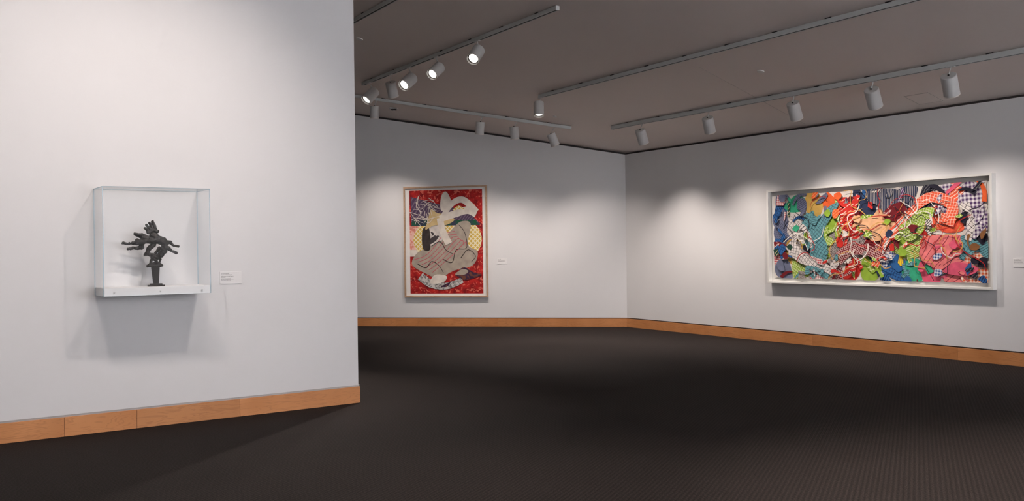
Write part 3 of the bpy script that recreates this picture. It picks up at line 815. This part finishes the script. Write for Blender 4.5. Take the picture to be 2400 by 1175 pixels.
# ---- wide collage in a white box frame on the right wall
fd2 = .090
cs = [on_plane(x, y, K + RN * fd2, RN) for x, y in ((1795.5, 447), (2325, 405), (1800, 663), (2326.7, 681))]
cc = sum(cs, Vector()) / 4
W2 = ((cs[1] - cs[0]).length + (cs[3] - cs[2]).length) / 2; H2 = ((cs[0].z - cs[2].z) + (cs[1].z - cs[3].z)) / 2
o = cc - RN * (fd2 - .002)
cw_ = thing('framed_collage', 'wide multicoloured abstract collage in a deep white box frame', 'framed artwork', frame_m(o, RD, Z3, RN))
picture_frame(cw_, W2, H2, .030, fd2, FRAMEW)
link('backing_board', box_me(-W2 / 2 + .02, W2 / 2 - .02, -H2 / 2 + .02, H2 / 2 - .02, 0, .016), BACKING, cw_)
aw2, ah2 = W2 - .19, H2 - .19
def U(u, v_): return ((u - .5) * aw2, (v_ - .5) * ah2 - .005)
rc = random.Random(11)
bm = bmesh.new()
edge = []
for k in range(60): edge.append(U(k / 60, rc.uniform(-.012, .012)))
for k in range(20): edge.append(U(1 + rc.uniform(-.006, .004), k / 20))
for k in range(60): edge.append(U(1 - k / 60, 1 + rc.uniform(-.02, .012)))
for k in range(20): edge.append(U(rc.uniform(-.004, .004), 1 - k / 20))
flat_poly(bm, edge, .030, .004)
PAPER = ink('paper_white', srgb(228, 222, 214), alt=srgb(214, 206, 200))
sheet = link('paper_sheet', me_plain(bm), PAPER, cw_)
c_ = srgb
def fam(nm, base, ln, kinds):
    out = []
    for i, (kd, sc, wdt, rot_, ds) in enumerate(kinds):
        out.append(ink('collage_%s_%d' % (nm, i), base, kd, ln, sc, wdt, rot_, ds))
    return out
NETS = [('net', 9, .04, .5, 1.5), ('plain', 1, 0, 0, 0), ('stripe', 11, .22, .9, 2.5)]
PAL = {
 'blue': fam('blue', c_(48, 100, 158), c_(24, 40, 84), [('plain', 1, 0, 0, 0), ('stripe', 10, .3, .4, 1), ('net', 8, .04, .3, 1)]),
 'slate': fam('slate', c_(112, 118, 142), c_(70, 72, 100), NETS),
 'dkgreen': fam('dkgreen', c_(38, 70, 58), c_(214, 196, 150), [('stripe', 7, .12, .3, 6), ('plain', 1, 0, 0, 0)]),
 'teal': fam('teal', c_(104, 160, 168), c_(46, 62, 76), [('net', 7, .03, .6, 2.5), ('stripe', 11, .10, 1.2, 3)]),
 'lime': fam('lime', c_(146, 178, 62), c_(232, 234, 190), [('net', 9, .05, .4, 2), ('stripe', 12, .2, 1.1, 2), ('net', 6, .04, 1.0, 3), ('plain', 1, 0, 0, 0)]),
 'yellow': fam('yellow', c_(240, 206, 48), c_(208, 164, 60), [('plain', 1, 0, 0, 0), ('stripe', 9, .3, .2, 0)]),
 'gold': fam('gold', c_(204, 166, 88), c_(180, 136, 66), [('plain', 1, 0, 0, 0), ('stripe', 14, .3, 0, 3)]),
 'orange': fam('orange', c_(232, 100, 52), c_(240, 160, 110), [('plain', 1, 0, 0, 0), ('stripe', 9, .12, .7, 3)]),
 'coral': fam('coral', c_(232, 96, 66), c_(250, 214, 196), [('stripe', 8, .16, .8, 3), ('net', 8, .04, .2, 3), ('plain', 1, 0, 0, 0)]),
 'red': fam('red', c_(200, 48, 42), c_(240, 200, 186), [('stripe', 7, .10, 1.0, 3), ('plain', 1, 0, 0, 0)]),
 'maroon': fam('maroon', c_(116, 32, 40), c_(226, 196, 190), [('splash', 7, .42, 0, 0), ('net', 11, .10, .4, 2), ('plain', 1, 0, 0, 0)]),
 'navy': fam('navy', c_(44, 54, 82), c_(168, 162, 158), [('stripe', 13, .25, 0, .3), ('plain', 1, 0, 0, 0), ('stripe', 12, .3, .1, 1)]),
 'bw': fam('bw', c_(222, 216, 208), c_(48, 44, 48), [('splash', 8, .47, 0, 0), ('stripe', 11, .25, .5, 4)]),
 'grey': fam('grey', c_(170, 160, 156), c_(90, 82, 84), [('stripe', 14, .3, .6, 1), ('net', 11, .05, .2, 2)]),
 'peach': fam('peach', c_(228, 176, 134), c_(206, 150, 110), [('plain', 1, 0, 0, 0)]),
 'pink': fam('pink', c_(234, 128, 128), c_(150, 60, 70), [('stripe', 4, .05, .4, 6), ('plain', 1, 0, 0, 0)]),
 'rose': fam('rose', c_(226, 94, 122), c_(246, 180, 180), [('plain', 1, 0, 0, 0)]),
 'gingr': fam('gingr', c_(240, 226, 222), c_(196, 60, 72), [('check', 9, .45, .1, 0)]),
 'gingb': fam('gingb', c_(224, 224, 230), c_(44, 78, 146), [('check', 8, .5, .1, 0)]),
 'gingp': fam('gingp', c_(226, 220, 224), c_(84, 56, 104), [('check', 6, .5, -.05, 0)]),
 'gingo': fam('gingo', c_(238, 222, 208), c_(222, 104, 60), [('check', 7, .5, 0, 0)]),
 'brown': fam('brown', c_(134, 90, 54), c_(90, 56, 36), [('plain', 1, 0, 0, 0), ('stripe', 10, .2, .3, 2)]),
 'black': fam('black', c_(38, 36, 50), c_(120, 120, 120), [('plain', 1, 0, 0, 0), ('stripe', 9, .1, .6, 2)]),
 'mint': fam('mint', c_(60, 170, 130), c_(230, 240, 230), [('plain', 1, 0, 0, 0)]),
 'white': fam('white', c_(226, 218, 214), c_(60, 54, 60), [('net', 6, .03, .4, 4), ('stripe', 9, .12, .9, 4)]),
 'violet': fam('violet', c_(92, 66, 108), c_(190, 176, 196), [('plain', 1, 0, 0, 0), ('stripe', 10, .3, .5, 1)]),
}
# palette of each stretch of the sheet: (u, v, names)
REG = [(.04, .85, 'blue slate gingr teal'), (.05, .55, 'slate gingr dkgreen blue'), (.04, .25, 'gingr dkgreen blue maroon'), (.05, .08, 'slate maroon lime gingr'),
 (.13, .88, 'mint slate rose dkgreen'), (.13, .60, 'white mint blue gold'), (.12, .30, 'gold white dkgreen grey'), (.14, .10, 'lime bw grey teal'),
 (.22, .90, 'gold orange slate yellow'), (.22, .60, 'teal teal white lime'), (.21, .32, 'teal white lime black'), (.24, .10, 'gingr teal white lime'),
 (.31, .86, 'orange lime slate yellow'), (.31, .60, 'lime lime teal yellow'), (.31, .34, 'lime red grey teal'), (.33, .10, 'maroon white red lime'),
 (.40, .84, 'red red maroon navy'), (.40, .55, 'red bw lime red'), (.40, .33, 'bw grey red maroon'), (.42, .11, 'red lime maroon lime'),
 (.49, .85, 'navy blue maroon red'), (.50, .60, 'lime peach bw brown'), (.49, .34, 'grey bw grey maroon'), (.51, .10, 'lime yellow navy lime'),
 (.59, .88, 'navy navy maroon bw'), (.58, .60, 'peach maroon lime navy'), (.59, .34, 'maroon white gingb red'), (.61, .10, 'blue maroon yellow gingb'),
 (.68, .88, 'navy violet bw navy'), (.68, .60, 'lime maroon white coral'), (.68, .36, 'lime gingb gingo lime'), (.70, .11, 'mint teal maroon blue'),
 (.77, .88, 'black violet navy gingp'), (.77, .62, 'coral lime red bw'), (.77, .36, 'coral pink gingb lime'), (.78, .10, 'rose mint lime gingb'),
 (.86, .88, 'gingp coral gingp rose'), (.86, .60, 'coral lime brown gingp'), (.86, .34, 'pink rose pink teal'), (.87, .10, 'pink rose gingo white'),
 (.95, .86, 'gingp orange black yellow'), (.96, .60, 'gingp brown black gingp'), (.95, .36, 'teal black gingb brown'), (.96, .10, 'gingo gingo blue black')]
level = [.0305]
def piece(pts2, m, lift=.0012):
    level[0] += .00016
    z = level[0]
    bm = bmesh.new()
    cxm = sum(p[0] for p in pts2) / len(pts2); cym = sum(p[1] for p in pts2) / len(pts2)
    lim = lambda p: (max(-aw2 / 2 - .01, min(aw2 / 2 + .01, p[0])) - cxm, max(-ah2 / 2 - .015, min(ah2 / 2 + .01, p[1])) - cym)
    flat_poly(bm, [lim(p) for p in pts2], 0, .0012)
    return link('paper_piece', me_plain(bm), m, sheet, Matrix.Translation((cxm, cym, z)))
def rshape(u, v_, s, kind):
    cx_, cy_ = U(u, v_); a0 = rc.uniform(0, 6.28)
    if kind == 'blob':
        n = rc.randint(6, 9); st = rc.uniform(.6, 1.0)
        raw = []
        for k in range(n):
            a = 2 * math.pi * k / n; r = s * rc.uniform(.6, 1.1)
            x, y = r * math.cos(a), r * st * math.sin(a)
            raw.append((cx_ + x * math.cos(a0) - y * math.sin(a0), cy_ + x * math.sin(a0) + y * math.cos(a0)))
        return smooth_closed(raw, 4)
    if kind == 'shard':
        n = rc.randint(4, 6); raw = []; st = rc.uniform(.35, .8)
        for k in range(n):
            a = 2 * math.pi * (k + rc.uniform(-.25, .25)) / n; r = s * rc.uniform(.7, 1.3)
            x, y = r * math.cos(a), r * st * math.sin(a)
            raw.append((cx_ + x * math.cos(a0) - y * math.sin(a0), cy_ + x * math.sin(a0) + y * math.cos(a0)))
        return raw
    # bow: a curved band
    bend = rc.uniform(-.6, .6) * s
    pth = []
    for x, y in ((-s * 1.3, 0), (-s * .5, bend), (s * .5, bend), (s * 1.3, 0)):
        pth.append((cx_ + x * math.cos(a0) - y * math.sin(a0), cy_ + x * math.sin(a0) + y * math.cos(a0)))
    Ls, Rs = ribbon(pth, s * .25, s * .7)
    return Ls[::3] + Rs[::-3]
def pick(u, v_, slot=None):
    best = min(REG, key=lambda r: ((r[0] - u) * 2.2) ** 2 + (r[1] - v_) ** 2)
    nm = best[2].split()
    f = PAL[nm[slot] if slot is not None else rc.choice(nm)]
    return rc.choice(f)
# ground pieces, large to small
for (u, v_, nm) in REG:
    piece(rshape(u, v_, rc.uniform(.22, .27), 'blob'), rc.choice(PAL[nm.split()[0]]))
for i in range(120):
    u, v_ = rc.random(), rc.random()
    piece(rshape(u, v_, rc.uniform(.07, .14), rc.choice(('blob', 'shard', 'bow', 'shard'))), pick(u, v_))
# large free forms in the main colours
def big(pts2, m): return piece(smooth_closed([U(*p) for p in pts2], 5), m)
def bigr(path, w0, w1, m):
    Ls, Rs = ribbon([U(*p) for p in path], w0, w1); return piece(Ls[::2] + Rs[::-2], m)
big([(.20, .12), (.27, .10), (.30, .35), (.28, .55), (.36, .86), (.31, .84), (.25, .70), (.19, .78), (.17, .55), (.21, .38)], PAL['teal'][0])
bigr([(.10, .30), (.15, .62), (.20, .50), (.21, .36)], .10, .07, PAL['white'][1])
bigr([(.09, .42), (.16, .24), (.25, .18), (.33, .06)], .20, .10, PAL['white'][0])
for k in range(5):
    bigr([(.455 - .012 * k, .95 - .02 * k), (.42 - .012 * k, .66), (.385 + .004 * k, .34 + .03 * k)], .075, .03, PAL['red'][k % 2])
big([(.50, .98), (.60, 1.0), (.68, .93), (.70, .78), (.63, .80), (.60, .62), (.56, .80), (.50, .88)], PAL['navy'][0])
big([(.46, .60), (.52, .70), (.60, .60), (.58, .46), (.52, .43), (.49, .52)], PAL['peach'][0])
big([(.60, .80), (.66, .84), (.68, .70), (.62, .64), (.57, .70)], PAL['maroon'][0])
bigr([(.53, .14), (.58, .42), (.66, .64), (.72, .78)], .12, .10, PAL['coral'][0])
bigr([(.56, .22), (.60, .48), (.68, .70)], .035, .03, PAL['white'][1])
bigr([(.35, .22), (.41, .33), (.49, .33), (.57, .24)], .19, .13, PAL['maroon'][1])
big([(.68, .42), (.74, .50), (.80, .74), (.74, .76), (.68, .64), (.64, .56)], PAL['lime'][0])
bigr([(.72, .80), (.79, .88), (.87, .78), (.85, .58)], .13, .17, PAL['coral'][1])
big([(.73, .26), (.76, .44), (.84, .48), (.90, .40), (.86, .28), (.95, .16), (.86, .08), (.79, .14)], PAL['pink'][0])
big([(.83, .10), (.88, .20), (.97, .14), (.92, .06)], PAL['rose'][0])
bigr([(.92, .80), (.94, .60), (.93, .42)], .12, .09, PAL['white'][0])
for i in range(105):
    u, v_ = rc.random(), rc.random()
    piece(rshape(u, v_, rc.uniform(.045, .085), rc.choice(('blob', 'blob', 'shard', 'bow'))), pick(u, v_))

# drawn strands across the collage
lines = {'strand_dark': c_(40, 36, 46), 'strand_red': c_(176, 40, 40), 'strand_white': c_(236, 230, 222), 'strand_ochre': c_(206, 158, 84)}
for nm, cl in lines.items():
    bm = bmesh.new(); zl = level[0] + .0012
    for k in range(16):
        u, v_ = rc.uniform(.06, .94), rc.uniform(.1, .9); pth = []
        a = rc.uniform(0, 6.28); step = rc.uniform(.05, .10)
        for j in range(6):
            x_, y_ = U(u, v_)
            pth.append((max(-aw2 / 2, min(aw2 / 2, x_)), max(-ah2 / 2, min(ah2 / 2, y_))))
            a += rc.uniform(-1.3, 1.3); u += math.cos(a) * step * .42; v_ += math.sin(a) * step
        zl += .0002
        flat_ribbon(bm, pth, rc.uniform(.006, .016), rc.uniform(.006, .012), zl, 0)
    link('drawn_line', me_plain(bm), ink(nm, cl), sheet)['kind'] = 'stuff'
